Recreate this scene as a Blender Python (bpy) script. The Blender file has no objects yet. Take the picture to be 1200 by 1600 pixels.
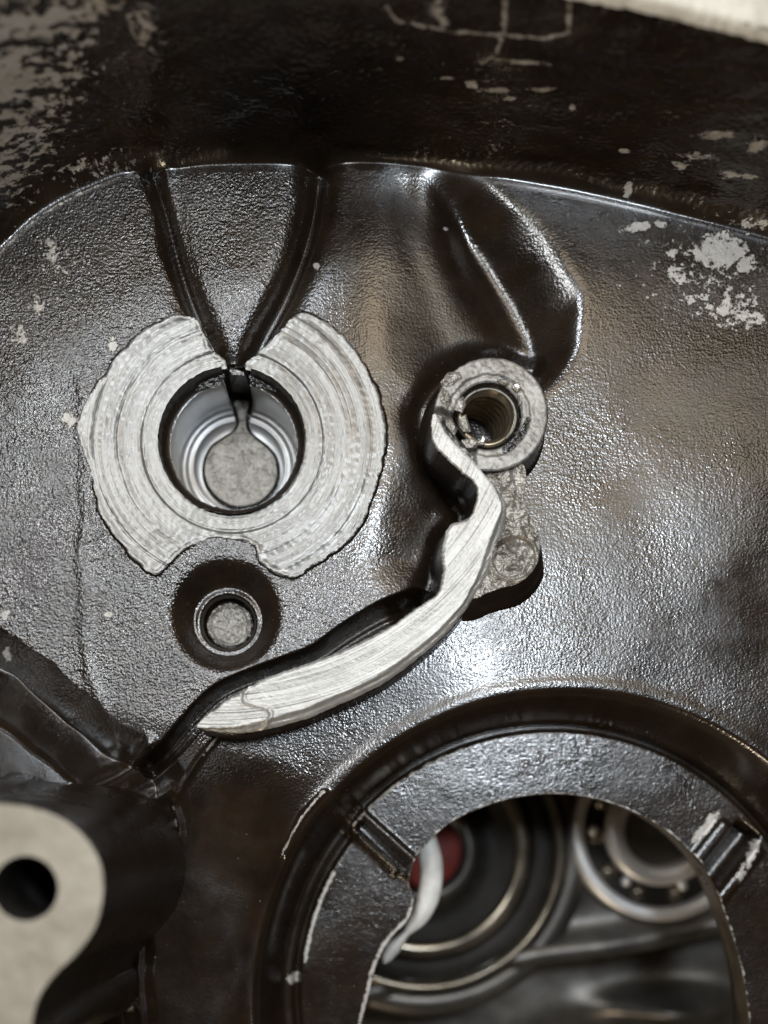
import bpy, math
import numpy as np
from mathutils import Vector, Matrix

# ------------------------------------------------------------------ camera, world, lights
# Lengths are worked out in "plate units" (one unit = one photo pixel on the casting floor),
# x to the right, y towards the bottom of the photo, z towards the camera. S turns them into Blender units.
S = 0.01
H = 1700.0                 # camera height over the casting floor
VX, VY = 520.0, 1250.0     # foot of the camera on the casting floor
def W(x, y, z=0.0):
    return ((x - 600.0) * S, (800.0 - y) * S, z * S)

scene = bpy.context.scene
col = scene.collection
cam_data = bpy.data.cameras.new("camera")
cam = bpy.data.objects.new("camera", cam_data)
col.objects.link(cam)
cam.location = W(VX, VY, H)
cam_data.sensor_fit = 'HORIZONTAL'
cam_data.sensor_width = 36.0
cam_data.lens = 36.0 * H / 1200.0
cam_data.shift_x = (600.0 - VX) / 1200.0
cam_data.shift_y = (VY - 800.0) / 1200.0
cam_data.clip_start = 0.05
cam_data.clip_end = 500.0
cam_data.dof.use_dof = True
cam_data.dof.focus_distance = (H - 30.0) * S
cam_data.dof.aperture_fstop = (cam_data.lens / 1000.0) / 0.52
scene.camera = cam

world = bpy.data.worlds.new("World")
scene.world = world
world.use_nodes = True
WORLD_NODES = world.node_tree
bg = WORLD_NODES.nodes["Background"]
bg.inputs[0].default_value = (1.0, 0.74, 0.52, 1)
bg.inputs[1].default_value = 0.034

def area(name, loc, target, sx, sy, power, color):
    d = bpy.data.lights.new(name, 'AREA')
    d.shape = 'RECTANGLE'
    d.size, d.size_y = sx * S, sy * S
    d.energy = power
    d.color = color
    o = bpy.data.objects.new(name, d)
    col.objects.link(o)
    o.location = W(*loc)
    dirv = Vector(W(*target)) - Vector(W(*loc))
    o.rotation_euler = dirv.to_track_quat('-Z', 'Y').to_euler()
    return o
# daylight from windows of the workshop (cool) and its ceiling lamps (warm)
area("window_light", (1260, 430, 3600), (800, 950, 0), 480, 400, 5800, (0.84, 0.92, 1.0))
area("window_light_far", (-480, -1400, 3600), (300, 500, 0), 540, 460, 6000, (0.88, 0.94, 1.0))
area("window_light_side", (-800, 180, 3600), (200, 900, 0), 400, 1200, 4800, (0.96, 0.97, 0.96))
area("ceiling_lamp", (1180, -750, 3600), (700, 600, 0), 880, 1700, 1900, (1.0, 0.82, 0.60))
area("ceiling_lamp_side", (2250, -500, 3600), (900, 700, 0), 500, 1100, 700, (1.0, 0.86, 0.68))
area("wall_fill_light", (-1500, 6500, 1200), (300, 300, 150), 600, 600, 11000, (1.0, 0.82, 0.60))  # added fill to brighten the outer wall, not a known lamp

scene.view_settings.view_transform = 'Standard'
scene.view_settings.look = 'None'
scene.view_settings.exposure = 0.08
scene.view_settings.gamma = 1.0

# ------------------------------------------------------------------ numpy helpers
F = np.float32
def _perlin(x, y, seed):
    rng = np.random.RandomState(seed)
    N = 256
    ang = rng.rand(N, N).astype(F) * 2 * np.pi
    gx, gy = np.cos(ang), np.sin(ang)
    xi = np.floor(x).astype(np.int32); yi = np.floor(y).astype(np.int32)
    fx = (x - xi).astype(F); fy = (y - yi).astype(F)
    u = fx * fx * fx * (fx * (fx * 6 - 15) + 10); v = fy * fy * fy * (fy * (fy * 6 - 15) + 10)
    x0 = xi & 255; x1 = (xi + 1) & 255; y0 = yi & 255; y1 = (yi + 1) & 255
    n00 = gx[y0, x0] * fx + gy[y0, x0] * fy
    n10 = gx[y0, x1] * (fx - 1) + gy[y0, x1] * fy
    n01 = gx[y1, x0] * fx + gy[y1, x0] * (fy - 1)
    n11 = gx[y1, x1] * (fx - 1) + gy[y1, x1] * (fy - 1)
    a = n00 + u * (n10 - n00); b = n01 + u * (n11 - n01)
    return (a + v * (b - a)) * 1.5
def noise(x, y, scale, seed, octaves=1, sy=None):
    sy = sy or scale
    r = np.zeros(np.shape(x), F); a = 1.0; k = 1.0
    for i in range(octaves):
        r += a * _perlin(np.asarray(x, F) * k / scale + 17.3 * i, np.asarray(y, F) * k / sy + 9.1 * i, seed + i)
        a *= 0.5; k *= 2.03
    return r
def sstep(a, b, x):
    t = np.clip((x - a) / (b - a), 0, 1)
    return t * t * (3 - 2 * t)
def spline(pts, n=8, closed=False):
    P = np.array(pts, float); out = []
    m = len(P)
    segs = m if closed else m - 1
    for i in range(segs):
        if closed:
            p0, p1, p2, p3 = P[(i - 1) % m], P[i], P[(i + 1) % m], P[(i + 2) % m]
        else:
            p0, p1, p2, p3 = P[max(i - 1, 0)], P[i], P[i + 1], P[min(i + 2, m - 1)]
        for k in range(n):
            t = k / n
            out.append(0.5 * ((2 * p1) + (-p0 + p2) * t + (2 * p0 - 5 * p1 + 4 * p2 - p3) * t * t + (-p0 + 3 * p1 - 3 * p2 + p3) * t ** 3))
    if not closed: out.append(P[-1])
    return np.array(out)
def resample(P, n):
    P = np.asarray(P, float)
    d = np.r_[0, np.cumsum(np.linalg.norm(np.diff(P, axis=0), axis=1))]
    t = np.linspace(0, d[-1], n)
    return np.stack([np.interp(t, d, P[:, k]) for k in range(P.shape[1])], 1)
def unproj(P, z):
    P = np.asarray(P, float); k = (H - z) / H
    return np.stack([VX + (P[:, 0] - VX) * k, VY + (P[:, 1] - VY) * k], 1)
def dist_line(x, y, P, cut=120.0):
    """distance to a polyline (large beyond `cut`) and the parameter 0..1 along it"""
    P = np.asarray(P, float)
    out = np.full(x.shape, 1e4, F); par = np.zeros(x.shape, F)
    m = (x > P[:, 0].min() - cut) & (x < P[:, 0].max() + cut) & (y > P[:, 1].min() - cut) & (y < P[:, 1].max() + cut)
    xs, ys = x[m], y[m]
    best = np.full(xs.shape, 1e8, F); bp = np.zeros(xs.shape, F)
    L = len(P) - 1
    for i in range(L):
        ax, ay = P[i]; bx, by = P[i + 1]
        dx, dy = bx - ax, by - ay
        q = dx * dx + dy * dy + 1e-9
        t = np.clip(((xs - ax) * dx + (ys - ay) * dy) / q, 0, 1)
        d = (xs - ax - t * dx) ** 2 + (ys - ay - t * dy) ** 2
        w = d < best
        best[w] = d[w]; bp[w] = ((i + t) / L)[w]
    out[m] = np.sqrt(best); par[m] = bp
    return out, par
def inside(x, y, P):
    P = np.asarray(P, float)
    r = np.zeros(x.shape, bool)
    m = (x >= P[:, 0].min()) & (x <= P[:, 0].max()) & (y >= P[:, 1].min()) & (y <= P[:, 1].max())
    xs, ys = x[m], y[m]; c = np.zeros(xs.shape, bool)
    n = len(P)
    for i in range(n):
        x0, y0 = P[i]; x1, y1 = P[(i + 1) % n]
        if y0 == y1: continue
        k = ((y0 > ys) != (y1 > ys)) & (xs < (x1 - x0) * (ys - y0) / (y1 - y0) + x0)
        c ^= k
    r[m] = c
    return r
def sdf(x, y, P, cut=150.0):
    """signed distance to a closed polygon, positive inside"""
    Q = np.vstack([P, P[:1]])
    d, _ = dist_line(x, y, Q, cut)
    return np.where(inside(x, y, P), d, -d)

# ------------------------------------------------------------------ object helpers
def thing(name, label, cat, loc=(0, 0, 0), group=None):
    o = bpy.data.objects.new(name, None)
    col.objects.link(o)
    o.empty_display_size = 0.3
    o.location = loc
    o["label"] = label; o["category"] = cat
    if group: o["group"] = group
    return o
def mesh_obj(name, verts, faces, mat, parent=None, smooth=True, attrs=None, uv=None, label=None):
    """verts: N x 3 in plate units; faces: M x 4 / M x 3 array or list"""
    v = np.asarray(verts, float)
    v = np.stack([(v[:, 0] - 600) * S, (800 - v[:, 1]) * S, v[:, 2] * S], 1)
    me = bpy.data.meshes.new(name)
    off = Vector((0, 0, 0))
    if parent is not None:
        p = parent
        while p is not None:
            off = off + p.location; p = p.parent
    v = v - np.array(off)[None, :]
    if isinstance(faces, np.ndarray):
        k = faces.shape[1]
        me.vertices.add(len(v)); me.vertices.foreach_set("co", v.astype(F).ravel())
        me.loops.add(faces.size); me.loops.foreach_set("vertex_index", faces.astype(np.int32).ravel())
        me.polygons.add(len(faces))
        me.polygons.foreach_set("loop_start", np.arange(0, faces.size, k, dtype=np.int32))
        me.update(calc_edges=True)
        me.validate()
    else:
        me.from_pydata([tuple(a) for a in v], [], faces)
    me.polygons.foreach_set("use_smooth", np.full(len(me.polygons), smooth))
    if attrs:
        for k, a in attrs.items():
            at = me.attributes.new(k, 'FLOAT', 'POINT')
            at.data.foreach_set("value", np.asarray(a, F).ravel())
    if uv is not None:
        layer = me.uv_layers.new(name="UVMap")
        li = np.zeros(len(me.loops), np.int32); me.loops.foreach_get("vertex_index", li)
        layer.data.foreach_set("uv", np.asarray(uv, F)[li].ravel())
    me.materials.append(mat)
    o = bpy.data.objects.new(name, me)
    col.objects.link(o)
    if parent is not None: o.parent = parent
    if label: o["label"] = label
    return o
def grid_faces(nr, nc, closed=False, flip=False):
    r = np.arange(nr - 1); c = np.arange(nc if closed else nc - 1)
    R, C = np.meshgrid(r, c, indexing='ij')
    a = R * nc + C; b = R * nc + (C + 1) % nc; d = (R + 1) * nc + C; e = (R + 1) * nc + (C + 1) % nc
    f = np.stack([a, d, e, b], -1).reshape(-1, 4)      # normal +z for y-down rows
    return f[:, ::-1].copy() if flip else f
def loft(name, rings, mat, parent=None, closed=True, flip=False, **k):
    """rings: list of n x 3 arrays, joined one after another"""
    V = np.vstack(rings)
    return mesh_obj(name, V, grid_faces(len(rings), len(rings[0]), closed, flip), mat, parent, **k)
def circle(cx, cy, r, z, n=128):
    a = np.arange(n) / n * 2 * np.pi
    return np.stack([cx + r * np.cos(a), cy + r * np.sin(a), np.full(n, z)], 1)
def revolve(name, cx, cy, prof, mat, parent=None, n=128, **k):
    """prof: list of (r, z) ordered from outside/top to inside/bottom"""
    return loft(name, [circle(cx, cy, r, z, n) for r, z in prof], mat, parent, **k)
def offset_poly(P, d):
    """push a closed polygon outwards by d (vertex normals)"""
    P = np.asarray(P, float)
    T = np.roll(P, -1, 0) - np.roll(P, 1, 0)
    T /= np.linalg.norm(T, axis=1)[:, None] + 1e-9
    Nn = np.stack([T[:, 1], -T[:, 0]], 1)
    A = 0.5 * np.sum(P[:, 0] * np.roll(P[:, 1], -1) - np.roll(P[:, 0], -1) * P[:, 1])
    if A < 0: Nn = -Nn
    return P + Nn * d
def orient(P):
    P = np.asarray(P, float)
    A = 0.5 * np.sum(P[:, 0] * np.roll(P[:, 1], -1) - np.roll(P[:, 0], -1) * P[:, 1])
    return P if A > 0 else P[::-1]
def at_z(P, z):
    return np.column_stack([P, np.full(len(P), z) if np.isscalar(z) else z])
def skirt(name, P, steps, mat, parent=None, **k):
    """side wall under a closed outline: steps = [(outward offset, z), ...] from the top down"""
    P = orient(P)
    rings = [at_z(offset_poly(P, o), z) for o, z in steps]
    return loft(name, rings, mat, parent, closed=True, flip=True, **k)
def patch(name, P, zf, mat, parent=None, step=2.0, hole=None, **k):
    """a fine sheet filling a closed outline, its height from zf(x, y)"""
    P = np.asarray(P, float)
    xs = np.arange(P[:, 0].min() - step, P[:, 0].max() + 2 * step, step)
    ys = np.arange(P[:, 1].min() - step, P[:, 1].max() + 2 * step, step)
    X, Y = np.meshgrid(xs, ys)
    Q = np.vstack([P, P[:1]])
    # pull the outermost ring of vertices on to the outline
    d, _ = dist_line(X, Y, Q, 60); ins = inside(X, Y, P)
    X2, Y2 = X.copy(), Y.copy()
    e = 0.5
    m = (d < step * 0.75)
    gx = (dist_line(X[m] + e, Y[m], Q, 60)[0] - dist_line(X[m] - e, Y[m], Q, 60)[0]) / (2 * e)
    gy = (dist_line(X[m], Y[m] + e, Q, 60)[0] - dist_line(X[m], Y[m] - e, Q, 60)[0]) / (2 * e)
    X2[m] -= gx * d[m]; Y2[m] -= gy * d[m]
    f = grid_faces(*X.shape)
    ok = (ins | m).ravel()
    if hole is not None:
        hx, hy, hr = hole
        rr = np.hypot(X2 - hx, Y2 - hy)
        mm = np.abs(rr - hr) < step * 0.75
        X2[mm] = hx + (X2[mm] - hx) * hr / rr[mm]; Y2[mm] = hy + (Y2[mm] - hy) * hr / rr[mm]
        ok &= ((rr > hr) | mm).ravel()
    f = f[ok[f].all(1)]
    # drop faces whose centre is out
    cx = X2.ravel()[f].mean(1); cy = Y2.ravel()[f].mean(1)
    keep = inside(cx, cy, P)
    if hole is not None: keep &= np.hypot(cx - hx, cy - hy) > hr
    f = f[keep]
    used = np.unique(f); mp = np.zeros(X.size, np.int32); mp[used] = np.arange(len(used))
    x = X2.ravel()[used]; y = Y2.ravel()[used]
    return mesh_obj(name, np.stack([x, y, zf(x, y)], 1), mp[f], mat, parent, **k)

# ------------------------------------------------------------------ materials
def new_mat(name):
    m = bpy.data.materials.new(name); m.use_nodes = True
    nt = m.node_tree
    return m, nt, nt.nodes["Principled BSDF"]
def N(nt, kind, **inp):
    n = nt.nodes.new(kind)
    for k, v in inp.items():
        k = k.replace('_', ' ')
        if k in n.inputs: n.inputs[k].default_value = v
        else: setattr(n, k.replace(' ', '_'), v)
    return n
def ramp(nt, fac, stops, interp='LINEAR'):
    r = nt.nodes.new("ShaderNodeValToRGB"); r.color_ramp.interpolation = interp
    e = r.color_ramp.elements
    while len(e) < len(stops): e.new(0.5)
    for i, (p, c) in enumerate(stops):
        e[i].position = p; e[i].color = (c, c, c, 1) if np.isscalar(c) else (*c, 1)
    nt.links.new(fac, r.inputs[0]); return r.outputs[0]
def math_n(nt, op, a, b=None, clamp=False):
    n = nt.nodes.new("ShaderNodeMath"); n.operation = op; n.use_clamp = clamp
    for i, v in enumerate((a, b)):
        if v is None: continue
        if isinstance(v, (int, float)): n.inputs[i].default_value = v
        else: nt.links.new(v, n.inputs[i])
    return n.outputs[0]
def mixc(nt, fac, a, b):
    n = nt.nodes.new("ShaderNodeMix"); n.data_type = 'RGBA'
    nt.links.new(fac, n.inputs[0])
    for i, v in ((6, a), (7, b)):
        if isinstance(v, tuple): n.inputs[i].default_value = (*v, 1)
        else: nt.links.new(v, n.inputs[i])
    return n.outputs[2]
def mixf(nt, fac, a, b):
    n = nt.nodes.new("ShaderNodeMix"); n.data_type = 'FLOAT'
    nt.links.new(fac, n.inputs[0])
    for i, v in ((2, a), (3, b)):
        if isinstance(v, (int, float)): n.inputs[i].default_value = v
        else: nt.links.new(v, n.inputs[i])
    return n.outputs[0]
def noise_n(nt, vec, scale, detail=2.0, rough=0.5):
    n = nt.nodes.new("ShaderNodeTexNoise"); n.inputs["Scale"].default_value = scale
    n.inputs["Detail"].default_value = detail; n.inputs["Roughness"].default_value = rough
    if vec is not None: nt.links.new(vec, n.inputs["Vector"])
    return n.outputs["Fac"]
def geo_pos(nt):
    return nt.nodes.new("ShaderNodeNewGeometry").outputs["Position"]
def scaled(nt, vec, sx, sy, sz, rot=0.0):
    m = nt.nodes.new("ShaderNodeMapping"); m.inputs["Scale"].default_value = (sx, sy, sz)
    m.inputs["Rotation"].default_value = (0, 0, rot)
    nt.links.new(vec, m.inputs["Vector"]); return m.outputs[0]
def bump(nt, height, dist, strength=1.0, normal=None):
    b = nt.nodes.new("ShaderNodeBump"); b.inputs["Distance"].default_value = dist
    b.inputs["Strength"].default_value = strength if isinstance(strength, (int, float)) else 1.0
    if not isinstance(strength, (int, float)): nt.links.new(strength, b.inputs["Strength"])
    nt.links.new(height, b.inputs["Height"])
    if normal is not None: nt.links.new(normal, b.inputs["Normal"])
    return b.outputs[0]

def black_paint(name, bare_attr=True, base=(0.010, 0.0065, 0.0042), rough=0.17, peel=0.9, uvmap=False):
    m, nt, p = new_mat(name)
    if uvmap:
        u = nt.nodes.new("ShaderNodeUVMap").outputs[0]
    else:
        u = geo_pos(nt)
    fine = noise_n(nt, u, 26.0, 1.5, 0.5)
    mid = noise_n(nt, u, 9.0, 1.0, 0.5)
    hgt = math_n(nt, 'ADD', math_n(nt, 'MULTIPLY', fine, 0.75), math_n(nt, 'MULTIPLY', mid, 0.35))
    big = noise_n(nt, u, 1.7, 3.0, 0.6)
    if bare_attr:
        ga = nt.nodes.new("ShaderNodeAttribute"); ga.attribute_name = "grain"
        gr = ga.outputs["Fac"]
    else:
        gv = nt.nodes.new("ShaderNodeValue"); gv.outputs[0].default_value = 0.5; gr = gv.outputs[0]
    nrm = bump(nt, hgt, 0.026, math_n(nt, 'MULTIPLY', gr, peel, clamp=True))
    paint_col = mixc(nt, ramp(nt, big, [(0.35, 0.0), (0.65, 1.0)]), base, tuple(c * k for c, k in zip(base, (1.9, 1.75, 1.5))))
    rgh = mixf(nt, ramp(nt, noise_n(nt, u, 0.8, 5.0, 0.7), [(0.38, 0.0), (0.62, 1.0)]), rough, rough + 0.12)
    if bare_attr:
        ba = nt.nodes.new("ShaderNodeAttribute"); ba.attribute_name = "bare"
        edge = noise_n(nt, u, 7.0, 8.0, 0.78)
        v = math_n(nt, 'ADD', ba.outputs["Fac"], math_n(nt, 'MULTIPLY', math_n(nt, 'SUBTRACT', edge, 0.5), 2.8))
        mask = ramp(nt, v, [(0.47, 0.0), (0.53, 1.0)])
        sp = nt.nodes.new("ShaderNodeTexNoise"); sp.inputs["Scale"].default_value = 10.0; sp.inputs["Detail"].default_value = 4
        sp.inputs["Roughness"].default_value = 0.75
        nt.links.new(u, sp.inputs["Vector"])
        speck = ramp(nt, sp.outputs["Fac"], [(0.69, 0.0), (0.705, 1.0)])
        mask = math_n(nt, 'MAXIMUM', mask, speck)
        metal = mixc(nt, edge, (0.22, 0.195, 0.165), (0.66, 0.63, 0.59))
        paint_col = mixc(nt, mask, paint_col, metal)
        rgh = mixf(nt, mask, rgh, 0.5)
        nrm2 = bump(nt, math_n(nt, 'SUBTRACT', 1.0, mask), 0.03, 1.0, nrm)
        nrm = nrm2
        nt.links.new(math_n(nt, 'MULTIPLY', mask, 0.3), p.inputs["Metallic"])
    p.inputs["Specular IOR Level"].default_value = 1.0
    nt.links.new(paint_col, p.inputs["Base Color"])
    nt.links.new(rgh, p.inputs["Roughness"])
    nt.links.new(nrm, p.inputs["Normal"])
    return m
M_PAINT = black_paint("black_paint_cast", True, uvmap=True)
M_SIDE = black_paint("black_paint_side", False, rough=0.22, peel=0.5)

def turned_metal(name, cx, cy, c0, c1, rough=0.36, ring=26.0, depth=0.018, metallic=0.85, grain=0.6):
    """aluminium faced with a cutter: rings about (cx, cy) and a scatter of pits"""
    m, nt, p = new_mat(name)
    pos = geo_pos(nt)
    sub = nt.nodes.new("ShaderNodeVectorMath"); sub.operation = 'SUBTRACT'
    nt.links.new(pos, sub.inputs[0]); sub.inputs[1].default_value = W(cx, cy, 0)
    flat = nt.nodes.new("ShaderNodeVectorMath"); flat.operation = 'MULTIPLY'; flat.inputs[1].default_value = (1, 1, 0)
    nt.links.new(sub.outputs[0], flat.inputs[0])
    ln = nt.nodes.new("ShaderNodeVectorMath"); ln.operation = 'LENGTH'; nt.links.new(flat.outputs[0], ln.inputs[0])
    nz = nt.nodes.new("ShaderNodeVectorMath"); nz.operation = 'NORMALIZE'; nt.links.new(flat.outputs[0], nz.inputs[0])
    sc = nt.nodes.new("ShaderNodeVectorMath"); sc.operation = 'SCALE'; sc.inputs["Scale"].default_value = 0.35
    nt.links.new(nz.outputs[0], sc.inputs[0])
    comb = nt.nodes.new("ShaderNodeCombineXYZ"); nt.links.new(ln.outputs["Value"], comb.inputs[2])
    add = nt.nodes.new("ShaderNodeVectorMath"); add.operation = 'ADD'
    nt.links.new(sc.outputs[0], add.inputs[0]); nt.links.new(comb.outputs[0], add.inputs[1])
    rings = noise_n(nt, scaled(nt, add.outputs[0], 1.2, 1.2, ring / 6), 1.6, 3.0, 0.6)
    broad = noise_n(nt, scaled(nt, add.outputs[0], 1.3, 1.3, 3.2), 1.5, 4.0, 0.65)
    g = noise_n(nt, pos, 16.0, 2.0, 0.5)
    g2 = noise_n(nt, pos, 3.5, 6.0, 0.7)
    h = math_n(nt, 'ADD', math_n(nt, 'MULTIPLY', rings, 0.5), math_n(nt, 'MULTIPLY', g, grain * 0.25))
    mixv = math_n(nt, 'ADD', math_n(nt, 'MULTIPLY', broad, 0.62), math_n(nt, 'MULTIPLY', g2, 0.38))
    nt.links.new(mixc(nt, ramp(nt, mixv, [(0.38, 0.0), (0.60, 1.0)]), c0, c1), p.inputs["Base Color"])
    p.inputs["Metallic"].default_value = metallic
    nt.links.new(mixf(nt, mixv, rough - 0.06, rough + 0.2), p.inputs["Roughness"])
    nt.links.new(bump(nt, h, depth, 1.0), p.inputs["Normal"])
    return m
M_FACE = turned_metal("faced_aluminium", 363, 690, (0.165, 0.160, 0.150), (0.245, 0.239, 0.226), 0.27, ring=60, depth=0.022, metallic=0.55)
M_BORE = turned_metal("bored_aluminium", 363, 690, (0.40, 0.405, 0.41), (0.52, 0.52, 0.52), 0.30, ring=40, depth=0.004, grain=0.15)
M_NUT = turned_metal("dull_aluminium", 768, 646, (0.14, 0.13, 0.115), (0.34, 0.325, 0.30), 0.38, ring=14, depth=0.035, metallic=0.45, grain=1.2)

def rough_metal(name, c0, c1, rough=0.45, scale=9.0, depth=0.03, metallic=0.7):
    m, nt, p = new_mat(name)
    pos = geo_pos(nt)
    a = noise_n(nt, pos, scale, 3.0, 0.55)
    b = noise_n(nt, pos, scale * 0.4, 6.0, 0.7)
    nt.links.new(mixc(nt, ramp(nt, b, [(0.38, 0.0), (0.62, 1.0)]), c0, c1), p.inputs["Base Color"])
    p.inputs["Metallic"].default_value = metallic
    nt.links.new(mixf(nt, b, rough - 0.1, rough + 0.15), p.inputs["Roughness"])
    nt.links.new(bump(nt, a, depth, 1.0), p.inputs["Normal"])
    return m
M_CAST = rough_metal("cast_aluminium", (0.13, 0.115, 0.095), (0.40, 0.375, 0.335), 0.33, 8.0, 0.07, 0.45)
M_GASKET = rough_metal("pale_gasket_face", (0.27, 0.235, 0.18), (0.40, 0.36, 0.29), 0.55, 1.6, 0.012, 0.3)
M_PAD = rough_metal("grey_cast_pad", (0.17, 0.16, 0.14), (0.25, 0.235, 0.21), 0.28, 12.0, 0.045, 0.4)
M_LIP = rough_metal("white_metal_lip", (0.60, 0.60, 0.58), (0.74, 0.73, 0.70), 0.5, 5.0, 0.006, 0.3)
M_STEEL = rough_metal("bearing_steel", (0.70, 0.70, 0.70), (0.82, 0.81, 0.79), 0.36, 3.0, 0.002, 0.6)
M_BRIGHT = rough_metal("bright_sliver", (0.6, 0.58, 0.54), (0.75, 0.73, 0.7), 0.28, 12.0, 0.02, 0.9)
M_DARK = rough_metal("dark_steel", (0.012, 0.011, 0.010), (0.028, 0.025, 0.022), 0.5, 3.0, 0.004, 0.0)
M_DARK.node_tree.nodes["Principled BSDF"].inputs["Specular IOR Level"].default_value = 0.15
M_INNER = rough_metal("inner_case_grey", (0.07, 0.066, 0.062), (0.12, 0.112, 0.10), 0.34, 1.6, 0.01, 0.7)
M_THREAD = rough_metal("thread_metal", (0.20, 0.165, 0.115), (0.36, 0.30, 0.21), 0.28, 3.0, 0.002, 0.85)  # golden-brown base holds the warm light on the thread
M_RIM = rough_metal("pale_rim_face", (0.50, 0.46, 0.39), (0.66, 0.62, 0.54), 0.6, 3.0, 0.02, 0.2)
M_STEEL_DARK = rough_metal("oiled_steel", (0.13, 0.115, 0.09), (0.22, 0.19, 0.15), 0.2, 3.0, 0.002, 0.8)
M_RED = rough_metal("red_rubber", (0.12, 0.010, 0.007), (0.17, 0.016, 0.011), 0.55, 3.0, 0.004, 0.0)
M_BENCH = rough_metal("bench_wood", (0.05, 0.035, 0.022), (0.08, 0.055, 0.035), 0.7, 1.0, 0.01, 0.0)
M_OIL = rough_metal("oily_black", (0.010, 0.009, 0.008), (0.02, 0.018, 0.015), 0.16, 10.0, 0.04, 0.0)

# the rib was milled in wide arcs, about a centre near the bore
M_RIB = turned_metal("milled_bright_aluminium", 350, 600, (0.27, 0.258, 0.235), (0.48, 0.468, 0.44), 0.35, ring=60, depth=0.045, metallic=0.48, grain=0.7)

# ------------------------------------------------------------------ the casting, as one relief
STEP = 2.0
x1 = np.arange(-70, 1272, STEP, dtype=F)
y1 = np.arange(-260, 1664, STEP, dtype=F)
X, Y = np.meshgrid(x1, y1)          # parameter plane

wall_base = spline([(-120, 500), (-60, 455), (0, 392), (50, 345), (100, 312), (150, 288), (200, 270), (300, 256), (400, 252), (520, 252), (640, 258), (770, 278), (900, 300), (1000, 324), (1100, 348), (1200, 372), (1320, 402)], 6)
yb = np.interp(x1, wall_base[:, 0], wall_base[:, 1]).astype(F)[None, :]

OC = (887.0, 1575.0)      # centre of the large opening
BC = (363.0, 690.0)       # bore in the boss
ZF = -110.0               # level of the flange round the opening

hh = np.zeros(X.shape, F)
wx = X + 6 * noise(X, Y, 60, 1); wy = Y + 6 * noise(X, Y, 60, 2)
# gentle unevenness of the cast floor
hh += 5.0 * noise(X, Y, 300, 3) + 0.6 * noise(X, Y, 90, 4)

# recess to the right of the boss
rec = spline([(560, 330), (620, 275), (700, 262), (765, 285), (830, 340), (882, 405), (908, 462), (905, 530), (872, 592), (800, 640), (790, 760), (740, 850), (700, 925), (650, 950), (600, 925), (572, 880), (580, 835), (600, 780), (612, 700), (600, 610), (565, 540), (535, 440)], 6, True)
sr = sdf(wx, wy, rec, 220)
wdt = 34 + 44 * sstep(780, 660, X)
recg = 0.05 + 0.95 * np.maximum(sstep(520, 840, X + 0.1 * (Y - 400)), sstep(480, 760, Y))
hh -= 3 * recg * np.where(sr > 0, 1 - np.exp(-(np.maximum(sr, 0) / wdt) ** 1.5), 0)
rec2 = spline([(560, 300), (612, 262), (655, 268), (700, 305), (750, 368), (796, 436), (838, 510), (850, 560), (800, 640), (790, 760), (740, 850), (700, 925), (650, 950), (606, 925), (580, 880), (588, 835), (606, 780), (618, 700), (606, 610), (575, 540), (545, 440)], 6, True)
sr2 = sdf(wx, wy, rec2, 160)
rightness = sstep(650, 740, X)
slope_t = np.where(sr2 >= 0, 1.0, np.clip(sr / np.maximum(sr - sr2, 1e-3), 0, 1))
slope_t = rightness * slope_t + (1 - rightness) * sstep(-25, 135, sr2)
for _ in range(40):      # round the lip and the foot of the slope
    slope_t = (slope_t + np.roll(slope_t, 1, 0) + np.roll(slope_t, -1, 0) + np.roll(slope_t, 1, 1) + np.roll(slope_t, -1, 1)) / 5
dv, tv = dist_line(X, Y, spline([(655, 268), (700, 305), (750, 368), (796, 436), (838, 510)], 6), 160)
hh -= (30 * recg + 24 * np.exp(-(dv / 52) ** 2)) * slope_t
rib_left = [(676, 648), (673, 668), (677, 690), (690, 708), (705, 722), (722, 738), (740, 752), (746, 768), (742, 790), (735, 806), (722, 812), (705, 818), (695, 840), (690, 865), (692, 885), (690, 905), (685, 925), (670, 938), (650, 950), (620, 972), (590, 990), (560, 1004), (530, 1018), (500, 1030), (470, 1040), (440, 1050), (410, 1062), (380, 1078), (355, 1092), (335, 1108), (318, 1120), (309, 1131)]
rib_right = [(682, 646), (692, 662), (706, 680), (724, 700), (742, 716), (758, 736), (775, 757), (789, 776), (794, 795), (790, 818), (780, 850), (765, 890), (745, 925), (720, 963), (690, 996), (650, 1030), (610, 1060), (570, 1082), (530, 1100), (490, 1118), (450, 1130), (410, 1140), (370, 1145), (330, 1142), (307, 1138)]
T = 88.0                   # height of the rib and the threaded boss
RL = unproj(spline(rib_left, 6), T); RR = unproj(spline(rib_right, 6), T)
# moat along the left of the rib and the nut
moat = spline([(840, 560), (770, 545), (700, 575), (662, 640), (668, 700), (705, 755), (722, 800), (690, 850), (672, 905), (640, 950)], 6)
d, t = dist_line(wx, wy, moat)
hh -= 22 * np.exp(-(d / 17) ** 2)
# groove between the floor and the tail of the rib
gro = spline([(655, 945), (600, 968), (545, 1000), (500, 1030), (440, 1052), (385, 1070), (340, 1092), (300, 1130), (262, 1172), (225, 1200)], 6)
d, t = dist_line(X, Y, gro)
hh -= (66 - 10 * t) * np.clip(1.5 - d / (11 + 10 * (1 - t)), 0, 1) ** 1.1 - 8 * np.maximum(0, 1 - d / 10)
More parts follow.
